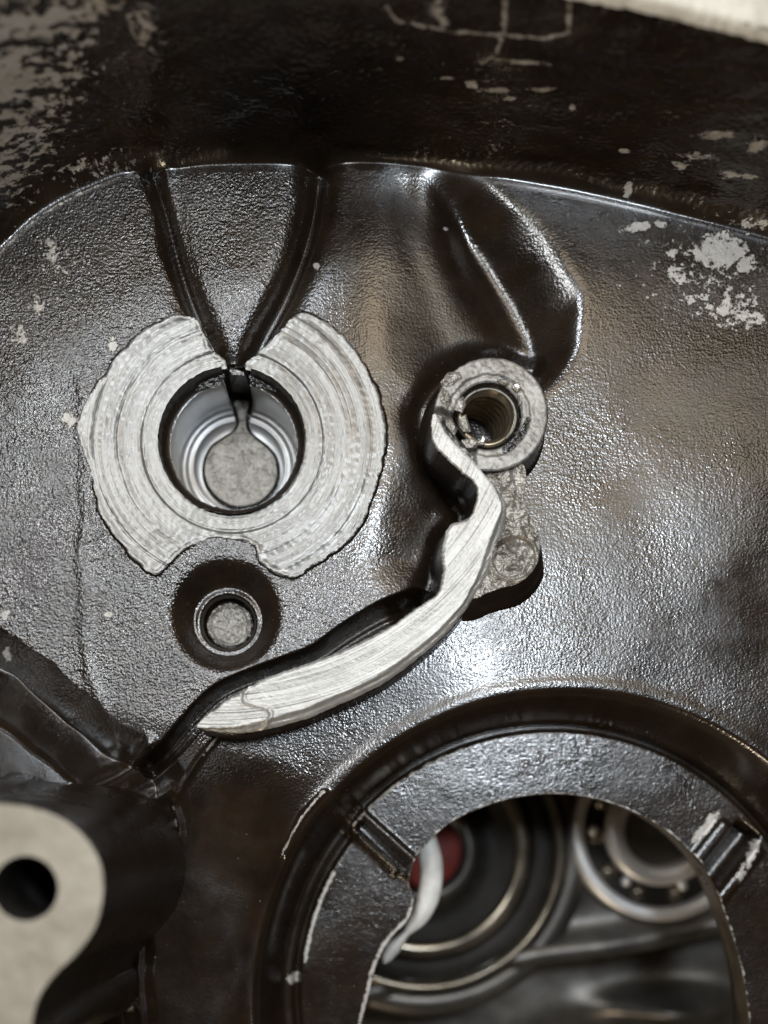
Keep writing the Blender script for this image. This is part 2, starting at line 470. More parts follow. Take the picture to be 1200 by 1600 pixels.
# wedge shaped drain channel between two gutters
wedge = np.array([(262, 215), (506, 215), (478, 380), (450, 455), (420, 505), (392, 566), (345, 566), (320, 515), (295, 440), (275, 350)], float)
sw = sdf(X, Y, wedge)
hh -= 8 * sstep(-14, 14, sw) + 12 * sstep(-6, 10, sw) * sstep(430, 560, Y)
gl = spline([(236, 262), (255, 320), (270, 380), (288, 440), (312, 500), (342, 558)], 6)
d, t = dist_line(X, Y, gl)
hh -= (25 + 8 * t) * np.exp(-(d / (15 - 3 * t)) ** 1.15)
d, t = dist_line(wx, wy, spline([(222, 275), (236, 330), (247, 400), (275, 460), (302, 498)], 6))
hh += 1.6 * np.exp(-(d / 8) ** 2)
gr_ = spline([(500, 240), (490, 320), (470, 390), (442, 455), (412, 510), (385, 562)], 6)
d, t = dist_line(X, Y, gr_)
hh -= (38 + 4 * t) * np.exp(-(d / (19 - 4 * t)) ** 1.15)
# small round pocket under the boss
pr = np.hypot(X - 352, Y - 962)
pq = np.hypot(X - 354, Y - 968)
hh -= 32 * sstep(98, 44, pr) ** 1.3 
hh += 5 * np.exp(-((pq - 47) / 5.0) ** 2)
hh -= 26 * sstep(43, 38, pq)
hh += 0 * np.exp(-((pr - 108) / 16) ** 2) * sstep(-0.2, 0.5, (Y - X - 560) / 150)
# long faint ridge on the left
d, t = dist_line(wx, wy, spline([(126, 600), (134, 760), (128, 900), (138, 1040), (178, 1150)], 6))
hh += 2.2 * np.exp(-(d / 9) ** 2)
# crease where the floor turns up into the wall
dw = yb - Y
hh += 1.2 * np.exp(-((dw + 2) / 5.0) ** 2) * (sstep(230, 180, X) + sstep(745, 800, X))
# large opening
ox, oy = X - OC[0], Y - OC[1]
ro = np.hypot(ox, oy); th = np.arctan2(-oy, ox)       # 90 deg points to the top of the photo
lowleft = sstep(math.radians(139), math.radians(143), np.where(th < 0, th + 2 * np.pi, th))
lowleft = np.where((th < 0) & (th > -np.pi / 2), 0, lowleft)
zfl = ZF - 34 * lowleft
r_out = 438 - 18 * lowleft
wall = sstep(498, 448, ro)
bead = 2 * np.exp(-((ro - 505) / 12) ** 2)
blend = sstep(500, 446, ro)
hh = hh * (1 - blend) + zfl * blend + bead
hh -= 14 * np.exp(-((ro - (r_out + 9)) / 6.0) ** 2)
hh = np.where(ro < r_out, np.maximum(hh, zfl + 0.4 * noise(X, Y, 60, 9)), hh)
# radial notches across the flange
def radial(px, py, ang, half, depth, length=90):
    global hh
    c, s = math.cos(ang), math.sin(ang)
    u = (X - px) * c + (Y - py) * s; v = -(X - px) * s + (Y - py) * c
    return u, v
c0 = unproj([(603, 1322)], ZF)[0]
u, v = radial(c0[0], c0[1], math.atan2(95, 105), 14, 20)
hh -= 26 * np.exp(-((v - 4) / 9) ** 4) * sstep(62, 52, np.abs(u)) * (ro < 470)
hh += 15 * np.exp(-((v + 15) / 6) ** 4) * sstep(78, 70, np.abs(u)) * (ro < 470)
hh += 10 * np.exp(-((v - 22) / 7) ** 4) * sstep(52, 40, np.abs(u)) * (ro < 470)
c1 = unproj([(1128, 1345)], ZF)[0]
u, v = radial(c1[0], c1[1], math.atan2(-95, 75), 14, 20)
hh -= 44 * np.exp(-((v - 2) / 20) ** 6) * sstep(75, 65, np.abs(u))
hh += 9 * np.exp(-((v + 34) / 12) ** 4) * sstep(60, 48, np.abs(u))
hh += 8 * np.exp(-((v - 36) / 10) ** 4) * sstep(60, 48, np.abs(u))
# dark slope and valley of the lower left, then the flank that climbs to the gasket lug
sl = sstep(0, 240, (Y - 1180) + 0.35 * (430 - X)) * sstep(560, 380, X + 0.12 * (Y - 1200)) * (1 - blend)
hh -= 58 * sl
d, t = dist_line(wx, wy, spline([(505, 1236), (470, 1280), (440, 1335)], 6)); hh += 5 * np.exp(-(d / 5) ** 2)
d, t = dist_line(wx, wy, spline([(342, 1150), (300, 1200), (272, 1250)], 6)); hh += 6 * np.exp(-(d / 5) ** 2)
d, t = dist_line(wx, wy, spline([(268, 1255), (275, 1290), (270, 1330), (220, 1400), (205, 1460), (210, 1640)], 6)); hh += 9 * np.exp(-(d / 6) ** 2)
val = spline([(-80, 1000), (0, 1045), (60, 1092), (110, 1135), (160, 1178), (215, 1200), (240, 1260), (225, 1350), (180, 1420), (180, 1660)], 6)
flank = np.array([(-100, 1010)] + [tuple(p) for p in val] + [(-100, 1680)], float)
sf = sdf(wx, wy, flank, 260)
hh -= 40 * np.maximum(0, 1 - np.abs(sf - 4) / 60) ** 1.2
hh += np.where(sf > 0, sstep(0, 70, sf) * (20 + 0.34 * np.maximum(190 - X, 0) + 0.06 * (Y - 1050)), 0)
d, t = dist_line(X, Y, spline([(230, 1165), (190, 1200), (130, 1240)], 6)); hh += 14 * np.exp(-(d / 13) ** 2)
d, t = dist_line(X, Y, spline([(262, 1235), (205, 1262), (160, 1290)], 6)); hh += 12 * np.exp(-(d / 12) ** 2)

# grain of the thick paint: strong on the left, finer in the recess
grain = 0.31 + 0.66 * sstep(650, 250, X) * sstep(1300, 1000, Y) - 0.04 * sstep(-50, 20, sr) + 0.15 * noise(X, Y, 150, 31, 4)
grain += 0.25 * np.exp(-(((X - 900) / 60) ** 2 + ((Y - 700) / 130) ** 2)) + 0.3 * np.exp(-(((X - 560) / 90) ** 2 + ((Y - 930) / 60) ** 2))
grain += 0.02 * (ro < r_out)
grain *= 1 - 0.5 * sstep(0.0, 0.5, sl)
dark_band = (ro > r_out) & (ro < 492)
grain = np.where(dark_band, 0.12, grain)
grain = grain * (1 - 0.6 * sstep(100, 55, pr)); grain = np.where(pq < 36, 0.9, grain)
grain = np.where(sf > 0, 0.15, grain)
for P_ in (gl, gr_):
    d, t = dist_line(X, Y, P_); grain *= 1 - 0.85 * np.exp(-(d / 17) ** 2)
grain = np.where(yb - Y > -12, grain * 0.25, grain)
grain = np.where(yb - Y > 25, 0.22, grain)
grain = np.clip(grain, 0.08, 1.2).astype(F)
n8 = noise(X, Y, 8.0, 11); n13 = noise(X, Y, 14.0, 12)
drops = sstep(0.50, 0.85, noise(X, Y, 10, 37))
hh += grain * (0.26 * n8 + 0.14 * n13) + 0.6 * drops * sstep(0.35, 0.8, grain)

# machined face of the boss, in outline as the cutter left it
face_out = spline([(352, 566), (330, 545), (318, 520), (310, 500), (285, 494), (262, 497), (235, 510), (205, 535), (178, 565), (150, 605), (130, 640), (120, 665), (128, 700), (140, 735), (150, 775), (160, 810), (185, 845), (215, 878), (240, 898), (262, 885), (285, 862), (310, 848), (340, 842), (370, 845), (398, 855), (405, 878), (425, 890), (452, 903), (480, 890), (515, 868), (545, 845), (568, 815), (580, 780), (592, 745), (602, 700), (600, 655), (588, 610), (565, 565), (535, 525), (500, 500), (470, 490), (445, 510), (425, 535), (405, 548), (386, 566), (380, 600), (350, 600)], 5, True)
jx = X + 2.6 * noise(X, Y, 26, 21, 2); jy = Y + 2.6 * noise(X, Y, 26, 22, 2)
sfc = sdf(jx, jy, face_out) + 1.0 * noise(X, Y, 9, 23, 2)
rb = np.hypot(X - BC[0], Y - BC[1])
gyv, gxv = np.gradient(sfc, STEP)
gl2 = np.maximum(gxv ** 2 + gyv ** 2, 0.2)
snap_f = (np.abs(sfc) < STEP * 0.8) & (np.hypot(X - 363, Y - 690) > 116)
face_m = (sfc > 0) | snap_f
fz = 1.3 + 0.4 * noise(rb, X * 0, 11, 45, 2) + 0.3 * noise(rb, np.arctan2(Y - 690, X - 363) * 60, 16, 46, 2, 60) + 0.5 * noise(X, Y, 30, 41) - 2.2 * sstep(143, 139, rb) + 1.3 * np.exp(-((rb - 176 - 3 * noise(X, Y, 50, 5)) / 5) ** 2) - 1.2 * np.exp(-((rb - 141) / 2.5) ** 2) + 1.6 * np.exp(-((rb - 212) / 6) ** 2) + 0.35 * n8
fz += 3.5 * np.exp(-((sfc - 3) / 4) ** 2) * 0.4
hh = np.where(face_m, fz, hh)
# slot where the drain channel meets the bore
slot = (np.abs(X - 368) < 24 - 0.0) & (Y > 556) & (Y < 620)
hh = np.where(slot & ~face_m, np.minimum(hh, -24), hh)

# wear: bare metal showing through; some edge glints are painted in with it
bare = np.zeros(X.shape, F)
def blob(cx, cy, rx, ry, v=1.0, seed=50):
    global bare
    g = np.exp(-(((X - cx) / rx) ** 2 + ((Y - cy) / ry) ** 2))
    bare = np.maximum(bare, v * g + 0.0)
def bright_line(P, w, v=0.8):  # draws a bright edge in the bare metal colour
    global bare
    d, t = dist_line(X, Y, spline(P, 6))
    bare = np.maximum(bare, v * np.exp(-(d / w) ** 2))
blob(1125, 392, 52, 32, 0.98); blob(1165, 410, 24, 20, 0.85); blob(1110, 430, 150, 110, 0.45); blob(1150, 480, 70, 46, 0.58); blob(1060, 430, 30, 22, 0.66); blob(995, 355, 30, 10, 0.85); blob(1180, 350, 40, 12, 0.7)
blob(1135, 485, 16, 14, 0.8); blob(1110, 480, 10, 8, 0.9); blob(1170, 505, 15, 12, 0.75); blob(1080, 470, 9, 8, 0.85); blob(1190, 500, 12, 20, 0.75); blob(1030, 350, 12, 7, 0.9); blob(1050, 395, 12, 9, 0.8)
blob(82, 395, 16, 30, 0.72); blob(60, 480, 16, 22, 0.7); blob(30, 520, 30, 30, 0.6); blob(8, 960, 10, 8, 1.0); blob(5, 1020, 8, 14, 1.0); blob(170, 960, 10, 6, 0.9); blob(176, 540, 10, 14, 0.85)
blob(110, 655, 18, 12, 0.9); blob(80, 430, 110, 110, 0.37); blob(120, 260, 150, 40, 0.46); blob(20, 300, 50, 40, 0.50)
blob(978, 296, 8, 14, 1.0); blob(495, 412, 5, 7, 1.0); blob(700, 345, 5, 4, 0.9)
bright_line([(0, 398), (50, 350), (100, 316), (150, 292), (192, 276)], 3.0, 0.62)  # highlight along the wall foot, painted as bare metal
bright_line([(505, 1236), (470, 1280), (440, 1335)], 2.6, 0.85)
bright_line([(342, 1150), (318, 1180)], 2.2, 0.8)
bright_line([(264, 1262), (268, 1300), (266, 1335)], 3.5, 0.62)  # painted glint on the edge at the lug's base
# bare edge of the lower left flange and of its rim
th2 = np.where(th < 0, th + 2 * np.pi, th)
bare = np.maximum(bare, 0.88 * np.exp(-((ro - 417) / 4.0) ** 2) * sstep(148, 152, np.degrees(th2)) * sstep(175, 172, np.degrees(th2)))
bare = np.maximum(bare, 0.70 * np.exp(-((ro - 437) / 3.0) ** 2) * sstep(95, 125, np.degrees(th2)) * sstep(141, 139, np.degrees(th2)))
bare = np.maximum(bare, 0.95 * np.exp(-(((X - 452) / 12) ** 2 + ((Y - 1552) / 14) ** 2)))
c2 = unproj([(1103, 1292)], ZF)[0]
u, v = (X - c2[0]) * 0.62 - (Y - c2[1]) * 0.78, (X - c2[0]) * 0.78 + (Y - c2[1]) * 0.62
bare = np.maximum(bare, 0.9 * np.exp(-(v / 9) ** 4 - (u / 34) ** 4))  # gloss of the notch bevel, painted as bare metal
c2 = unproj([(1168, 1345)], ZF)[0]
u, v = (X - c2[0]) * 0.50 - (Y - c2[1]) * 0.86, (X - c2[0]) * 0.86 + (Y - c2[1]) * 0.50
bare = np.maximum(bare, 0.72 * np.exp(-(v / 8) ** 4 - (u / 46) ** 4))

# bend the sheet up into the outer wall: dw > 0 lies beyond the base line
Rf = 46.0
back = 25.0
ztop = 432 - 82 * sstep(520, 830, x1)[None, :]
slope = math.atan2(350.0, back)                      # nearly upright
Rx = 46.0 - 20.0 * sstep(190, 290, x1) * sstep(800, 700, x1)
Rf = Rx[None, :].astype(F)
T0 = (0.50 - 0.02 * sstep(200, 290, x1) * sstep(780, 700, x1))[None, :].astype(F)
arc = Rf * (slope - T0)
dd = np.maximum(dw, 0)
ta = np.clip(T0 + dd / Rf, 0, slope)
hx_ = Rf * (np.sin(ta) - np.sin(T0)); hz_ = Rf * (np.cos(T0) - np.cos(ta))
ex = np.maximum(dd - arc, 0)
room = (ztop - Rf * (np.cos(T0) - math.cos(slope))) / math.sin(slope)
ex = ex * (room / 440.0)
ex = np.minimum(ex, room)
hx_ = hx_ + ex * math.cos(slope); hz_ = hz_ + ex * math.sin(slope)
edge_keep = np.where(dw > 0, np.exp(-dd / 60), 1)
Yn = np.where(dw > 0, yb - hx_, Y)
# relief on the wall pushes along its own normal (down the photo and up)
rel = hh * edge_keep
wl = sstep(0, arc, dd)
und = 5.0 * noise(X, Y, 150, 71) + 2.0 * noise(X, Y, 45, 72)
Zn = hz_ + np.where(dw > 0, rel * (1 - wl), hh)
Yn = Yn + wl * (und + 0.8 * n8)
# wear on the wall: rubbed left end, light scratches elsewhere
wn = noise(X, Y, 90, 81, 3, 38); wf = noise(X, Y, 26, 84, 3, 12)
leftw = sstep(340, 120, X + 0.5 * (Y + 50)) 
wallwear = leftw * (0.66 + 0.34 * wn + 0.40 * wf) 
wallwear = np.maximum(wallwear, 0.62 * np.exp(-(((X - 270) / 26) ** 2 + ((dw - 280) / 60) ** 2)))
bare = np.where(dw > 45, np.maximum(bare * 0, wallwear), bare)
def wall_blob(px, dwc, rx, ry, v):
    global bare
    bare = np.maximum(bare, v * np.exp(-(((X - px) / rx) ** 2 + ((dw - dwc) / ry) ** 2)) * (dw > 20))
GX, GY = X, Y
verts = np.stack([X, Yn, Zn], -1)

def px_of(v):
    k = H / (H - v[..., 2])
    return VX + (v[..., 0] - VX) * k, VY + (v[..., 1] - VY) * k
PX, PY = px_of(verts)
onwall = dw > 30
def wall_mark(cx, cy, rx, ry, v=0.9):
    """a scuff on the wall, found where that spot of the wall stands"""
    global bare
    g = v * np.exp(-(((PX - cx) / rx) ** 2 + ((PY - cy) / ry) ** 2))
    bare = np.where(onwall, np.maximum(bare, g), bare)
for a_ in ((738, 132, 12, 9), (772, 141, 30, 5), (795, 154, 14, 4), (845, 140, 22, 5), (698, 122, 14, 3), (896, 168, 8, 6), (1120, 211, 34, 9), (1185, 228, 20, 14), (1065, 260, 16, 9), (1140, 272, 16, 8), (1170, 276, 14, 6), (975, 236, 12, 5), (820, 98, 40, 4), (625, 92, 6, 5), (1090, 244, 50, 10)):
    wall_mark(*a_[:4], 0.86 if a_[2] < 45 else 0.55)
for P_, w_ in (([(605, 10), (618, 32), (700, 48), (780, 55), (850, 60), (890, 50)], 4), ([(790, 0), (788, 50), (775, 85), (750, 100)], 5), ([(890, 5), (888, 50)], 4), ([(680, 10), (690, 30)], 16), ([(760, 92), (860, 101)], 3)):
    m = onwall & (PY < 140) & (PX > 560) & (PX < 940)
    d = np.full(X.shape, 1e4, F)
    dd_, _ = dist_line(PX[m], PY[m], np.array(P_, float), 80)
    d[m] = dd_
    bare = np.maximum(bare, 0.66 * np.exp(-(d / w_) ** 2))
d, _ = dist_line(X, Y, spline([(-60, 300), (0, 300)], 2))

# opening outline (traced at flange level)
hole_px = spline([(565, 1605), (578, 1555), (590, 1510), (612, 1470), (640, 1440), (648, 1408), (640, 1380), (646, 1345), (668, 1316), (705, 1284), (750, 1262), (800, 1247), (850, 1240), (900, 1242), (950, 1253), (1000, 1273), (1045, 1300), (1082, 1334), (1108, 1370), (1130, 1420), (1150, 1480), (1164, 1540), (1172, 1605)], 5)
hp = unproj(hole_px, ZF)
ha = np.degrees(np.arctan2(-(hp[:, 1] - OC[1]), hp[:, 0] - OC[0])); ha = np.where(ha < -90, ha + 360, ha)
hr_ = np.hypot(hp[:, 0] - OC[0], hp[:, 1] - OC[1])
o_ = np.argsort(ha); ha, hr_ = ha[o_], hr_[o_]
def r_hole(theta):
    a = np.degrees(theta); a = np.where(a < -90, a + 360, a)
    mid = 0.5 * (hr_[0] + hr_[-1])
    A = np.r_[-90, -45, ha, 225, 270]; R = np.r_[mid, mid, hr_, mid, mid]
    return np.interp(a, A, R)
rh = r_hole(th).astype(F)
bare = np.maximum(bare, 0.80 * np.exp(-((ro - rh - 3) / 5.0) ** 2) * sstep(146, 152, np.degrees(th2)) * sstep(205, 195, np.degrees(th2)))
bare = np.maximum(bare, 0.62 * np.exp(-((ro - rh - 1) / 2.5) ** 2))
def snap(rr, target, cx, cy, mask=None, w=0.75):
    m = np.abs(rr - target) < STEP * w
    if mask is not None: m &= mask
    k = np.where(m, target / np.maximum(rr, 1), 1)
    verts[..., 0] = np.where(m, cx + (verts[..., 0] - cx) * k, verts[..., 0])
    verts[..., 1] = np.where(m, cy + (verts[..., 1] - cy) * k, verts[..., 1])
verts[..., 0] = np.where(snap_f, verts[..., 0] - sfc * gxv / gl2, verts[..., 0])
verts[..., 1] = np.where(snap_f, verts[..., 1] - sfc * gyv / gl2, verts[..., 1])
snap(ro, rh, OC[0], OC[1]); 
RB = 114.0
snap(rb, np.full(rb.shape, RB, F), BC[0], BC[1])
nr, nc = X.shape
Fq = grid_faces(nr, nc)
fx = verts[..., 0].ravel()[Fq].mean(1); fy = verts[..., 1].ravel()[Fq].mean(1)
f_dw = np.broadcast_to(dw, X.shape).ravel()[Fq].mean(1)
f_ro = np.hypot(fx - OC[0], fy - OC[1]); f_rh = r_hole(np.arctan2(-(fy - OC[1]), fx - OC[0]))
f_rb = np.hypot(fx - BC[0], fy - BC[1])
keep = ~((f_ro < f_rh) & (f_dw < 0)) & ~((f_rb < RB) & (f_dw < 0))
f_face = face_m.ravel()[Fq].all(1)
f_arc = np.broadcast_to(arc, X.shape).ravel()[Fq].mean(1)
f_wall = f_dw > f_arc * 0.55
uvs = np.stack([X.ravel() * S, -Y.ravel() * S], 1)

crank = thing("crankcase", "black painted engine crankcase casting with machined boss, broken rib and round opening, filling the picture", "engine casing", W(600, 800, 0))
def sub_mesh(name, mask, mat, **k):
    f = Fq[mask]
    used = np.unique(f); mp = np.zeros(nr * nc, np.int32); mp[used] = np.arange(len(used))
    return mesh_obj(name, verts.reshape(-1, 3)[used], mp[f], mat, crank, attrs={"grain": grain.ravel()[used], "bare": bare.ravel()[used]}, uv=uvs[used], **k)
sub_mesh("casting_floor", keep & ~f_face & ~f_wall, M_PAINT)
sub_mesh("outer_wall", keep & ~f_face & f_wall, M_PAINT)
face_o = sub_mesh("machined_face", keep & f_face, M_FACE, label="bare turned aluminium face round the bore")

# ------------------------------------------------------------------ rim of the outer wall (pale gasket face)
rx = np.linspace(-70, 1270, 500)
rzt = 432 - 82 * sstep(520, 830, rx)
Rf = np.interp(rx, x1, Rx); T0r = np.interp(rx, x1, T0[0])
ryb = np.interp(rx, wall_base[:, 0], wall_base[:, 1])
rexm = (rzt - Rf * (np.cos(T0r) - math.cos(slope))) / math.sin(slope)
rye = ryb - Rf * (math.sin(slope) - np.sin(T0r)) - rexm * math.cos(slope) + 3.0 * noise(rx, rx * 0, 22, 91, 3) + 3
rows = []
for o_, dz in ((4, -14), (0, -2), (-4, 2), (-14, 4), (-30, 5), (-60, 5), (-90, 3), (-96, -6), (-96, -430)):
    jitter = 1.3 * noise(rx, rx * 0 + o_, 11, 93, 2)
    rows.append(np.stack([rx, rye + o_ + jitter, rzt + dz + jitter * 0.6], 1))
rows = rows[::-1]
loft("gasket_rim", rows, M_RIM, crank, closed=False, label="pale bare aluminium rim on top of the outer wall")

# ------------------------------------------------------------------ bore of the boss
ang_gap = math.radians(11.5)
def bore_rings(prof, n=160, gap=True, jitter=0.0, seed=0):
    a0 = -math.pi / 2 + 0.06
    a = np.linspace(a0 + (ang_gap if gap else 0), a0 + 2 * np.pi - (ang_gap if gap else 0), n)
    out = []
    for i, (r, z) in enumerate(prof):
        j = jitter * noise(a * 40, a * 0 + i * 7, 3.0, 60 + seed, 2)
        out.append(np.stack([BC[0] + (r + j) * np.cos(a), BC[1] + (r + j) * np.sin(a), np.full(n, z)], 1))
    return out, a
rr_, _ = bore_rings([(115, 8), (113, 2), (111, -14), (109, -22), (100, -24)], gap=True, jitter=1.2)
loft("bore_rim", rr_, M_SIDE, crank, closed=False, label="black painted rim of the bore")
wz, _ = bore_rings([(102.5, -22), (101.5, -25), (101, -60), (100, -110), (99.5, -132), (97, -135)], gap=True)
loft("bore_wall", wz, M_BORE, crank, closed=False)
# slot cut into the top of the bore wall
a0 = -math.pi / 2 + 0.06
pa = (BC[0] + 101 * math.cos(a0 - ang_gap), BC[1] + 101 * math.sin(a0 - ang_gap))
pb = (BC[0] + 101 * math.cos(a0 + ang_gap), BC[1] + 101 * math.sin(a0 + ang_gap))
cxs = (pa[0] + pb[0]) / 2
def slot_ring(z, depth, half):
    P = spline([(cxs - half * 1.05, pa[1] + 3), (cxs - half * 0.98, pa[1] - depth * 0.5), (cxs - half * 0.55, pa[1] - depth), (cxs + half * 0.55, pb[1] - depth), (cxs + half * 0.98, pb[1] - depth * 0.5), (cxs + half * 1.05, pb[1] + 3)], 6)
    return at_z(P, z)
hs = (pb[0] - pa[0]) / 2 + 0.6
loft("drain_slot", [slot_ring(-14, 26, hs + 2), slot_ring(-40, 22, hs), slot_ring(-90, 18, hs), slot_ring(-136, 14, hs)], M_SIDE, crank, closed=False, label="black slot running down the bore wall")
# cheeks left and right of the slot, painted black down to the bore
for sgn in (-1, 1):
    P = [(cxs + sgn * (hs + 1), pa[1] - 20), (cxs + sgn * (hs + 26), pa[1] - 8), (cxs + sgn * (hs + 46), pa[1] + 14), (cxs + sgn * (hs + 30), pa[1] + 11), (cxs + sgn * (hs + 2), pa[1] + 3)]
    P = orient(spline(P, 5, True))
    patch("slot_cheek", P, lambda x, y: -17 - 0.25 * (y - pa[1]) + 1.2 * noise(x, y, 9, 13), M_OIL, crank, 2.0)
ZB = -130.0
revolve("bore_floor", BC[0], BC[1], [(98, ZB + 1), (95, ZB - 3), (91, ZB - 3.5), (89, ZB + 1), (80, ZB + 1.2), (78.5, ZB - 1), (77, ZB + 1), (60, ZB + 1), (30, ZB + 1), (1, ZB + 1)], M_BORE, crank, 128, flip=True)
key_px = spline([(368, 628), (371, 645), (374, 662), (366, 676), (348, 688), (332, 700), (322, 722), (322, 748), (334, 770), (354, 786), (376, 791), (402, 785), (422, 768), (432, 745), (429, 718), (416, 700), (398, 686), (387, 674), (384, 660), (386, 645), (388, 628)], 5, True)
key = orient(unproj(key_px, ZB + 8))
skirt("pad_groove", key, [(0, ZB + 10), (0.5, ZB + 3.0), (6.5, ZB + 2.2)], M_OIL, crank, label="black line round the keyhole shaped pad")
patch("bore_pad", key, lambda x, y: ZB + 10 + 1.6 * noise(x, y, 26, 15, 2), M_PAD, crank, 2.0, label="grey keyhole shaped cast pad on the bore floor")

# disc at the bottom of the small pocket, reflected light painted in as grey
pd = spline([(354 + 34 * math.cos(a), 968 + 34 * math.sin(a)) for a in np.linspace(0, 2 * np.pi, 24, endpoint=False)], 3, True)
patch("pocket_floor", pd, lambda x, y: -54 + 0.9 * noise(x, y, 8, 14, 2) + 3 * sstep(26, 34, np.hypot(x - 354, y - 968)), M_PAD, crank, 2.0, label="round floor of the small black pocket, its reflected light painted grey")

# ------------------------------------------------------------------ milled rib
NU, NV = 520, 30
A = resample(RL, NU); B = resample(RR, NU)
# match the two edges: pair points by a few stations
def stations(P, idx_pts, n):
    k = [int(np.argmin(np.linalg.norm(P - np.array(q), axis=1))) for q in idx_pts]
    k[0] = 0; k[-1] = len(P) - 1
    out = []
    for i in range(len(k) - 1):
        seg = resample(P[k[i]:k[i + 1] + 1], n[i] + 1)
        out.append(seg[:-1] if i < len(k) - 2 else seg)
    return np.vstack(out)
LS = unproj([(676, 648), (705, 722), (746, 768), (695, 840), (690, 905), (620, 972), (500, 1030), (380, 1078), (306, 1137)], T)
RS = unproj([(682, 646), (724, 700), (775, 757), (780, 850), (745, 925), (690, 996), (530, 1100), (410, 1140), (307, 1138)], T)
nn = [60, 40, 55, 50, 70, 95, 85, 64]
A = stations(resample(RL, 1500), LS, nn); B = stations(resample(RR, 1500), RS, nn)
NU = len(A)
ui = np.arange(NU)
seglen = np.r_[0, np.cumsum(np.linalg.norm(np.diff((A + B) / 2, axis=0), axis=1))]
dirv = B - A; wdth = np.linalg.norm(dirv, axis=1)[:, None]; dn = dirv / np.maximum(wdth, 1e-3)
endf = sstep(0, 14, wdth[:, 0])[:, None]
A = A - dn * (1.3 * noise(seglen, seglen * 0, 13, 101, 3) + 0.35 * np.sign(noise(seglen, seglen * 0, 5, 106)))[:, None] * endf
B = B + dn * (0.8 * noise(seglen, seglen * 0 + 5, 11, 102, 3))[:, None] * endf
vs = np.linspace(0, 1, NV)
G = A[None] * (1 - vs)[:, None, None] + B[None] * vs[:, None, None]      # NV x NU x 2
SL, VV = np.meshgrid(seglen, vs)
wd = np.linalg.norm(B - A, axis=1)[None, :]
zz = T + 0.5 * noise(SL, VV * wd, 90, 103, 1, 60) + 0.22 * noise(np.hypot(G[..., 0] - 350, G[..., 1] - 600), SL * 0, 7, 107, 2)
bev = sstep(0.80, 0.90, VV)
zz = zz - 7.5 * sstep(0.82, 0.88, VV) - 5 * sstep(0.93, 1.0, VV) + 1.2 * np.exp(-((VV - 0.80) / 0.03) ** 2)
zz -= 3.0 * sstep(0.06, 0.0, VV)
# tear across the tail of the rib
tear = np.exp(-((SL - (seglen[-1] - 95) - 14 * np.sin(VV * 7)) / 3.5) ** 2)
zz += 2.2 * tear - 2.0 * sstep(seglen[-1] - 92, seglen[-1] - 98, SL) * 0
zz -= 2.4 * sstep(seglen[-1] - 110, seglen[-1] - 60, SL)
nick = np.exp(-((SL - 190) / 9) ** 2 - (VV / 0.12) ** 2); zz -= 7 * nick
Vr = np.stack([G[..., 0], G[..., 1], zz], -1).reshape(-1, 3)
rib = mesh_obj("sealing_rib", Vr, grid_faces(NV, NU), M_RIB, crank, uv=np.stack([SL.ravel() * S, (VV * wd).ravel() * S], 1), label="bright milled top of the curved broken rib")
# check winding: want normals up
me = rib.data
if me.polygons[len(me.polygons) // 2].normal.z < 0: me.flip_normals()
outline = orient(np.vstack([A, B[::-1]]))
zo = np.concatenate([zz.reshape(NV, NU)[0], zz.reshape(NV, NU)[-1][::-1]])
P0 = np.vstack([A, B[::-1]])
A_ = 0.5 * np.sum(P0[:, 0] * np.roll(P0[:, 1], -1) - np.roll(P0[:, 0], -1) * P0[:, 1])
if A_ < 0: P0, zo = P0[::-1], zo[::-1]
def smooth_poly(P, it=12):
    for _ in range(it): P = 0.5 * P + 0.25 * (np.roll(P, 1, 0) + np.roll(P, -1, 0))
    return P
PS = smooth_poly(P0.copy(), 30)
loft("rib_flank", [at_z(P0, zo + 0.2), at_z(P0 * 0.5 + PS * 0.5, zo - 5), at_z(offset_poly(PS, 1.0), T - 22), at_z(offset_poly(PS, 3.5), 20), at_z(offset_poly(PS, 6), -10), at_z(offset_poly(PS, 9), -95)], M_SIDE, rib, closed=True, flip=True, label="black painted flanks of the rib")

# ------------------------------------------------------------------ threaded boss
NC = unproj([(768, 646)], T)[0]; k_ = (H - T) / H
RO = 89 * k_
TC = unproj([(763, 648)], T)[0]; RI = 52 * k_
n = 220
a = np.arange(n) / n * 2 * np.pi
NRr = 26
rings = []
brk_c = math.radians(148)      # torn sector, lower left (y down: angle clockwise from right)
for i in range(NRr):
    f = i / (NRr - 1)
    ro_ = RO + 0.9 * noise(a * 30, a * 0, 2.5, 111, 2)
    xo = NC[0] + ro_ * np.cos(a); yo = NC[1] + ro_ * np.sin(a)
    xi = TC[0] + (RI + 2.0 * noise(a * 30, a * 0 + 9, 3.5, 112, 3)) * np.cos(a); yi = TC[1] + (RI) * np.sin(a)
    x = xo * (1 - f) + xi * f; y = yo * (1 - f) + yi * f
    da = np.abs((a - brk_c + np.pi) % (2 * np.pi) - np.pi)
    z = T - 2 + 1.0 * noise(x, y, 35, 113, 3) + 0.5 * noise(x, y, 8, 114, 2)
    z = z - 2.5 * sstep(0.06, 0.0, f) - 2.5 * sstep(0.90, 1.0, f)
    brk = sstep(0.72, 0.60, da + 0.05 * noise(x, y, 14, 115))
    z = z - brk * (20 + 6 * noise(x, y, 16, 116, 3))
    # worn land along the inner edge on the right
    z = z - 3.0 * sstep(0.62, 0.72, f + 0.06 * noise(x, y, 20, 117, 2)) * (1 - brk)
    rings.append(np.stack([x, y, z], 1))
tb = loft("threaded_boss", rings, M_NUT, crank, closed=True, flip=True, label="grey ring face round the threaded hole, torn at lower left")
if tb.data.polygons[10].normal.z < 0: tb.data.flip_normals()
oc = np.stack([NC[0] + RO * np.cos(a), NC[1] + RO * np.sin(a)], 1)
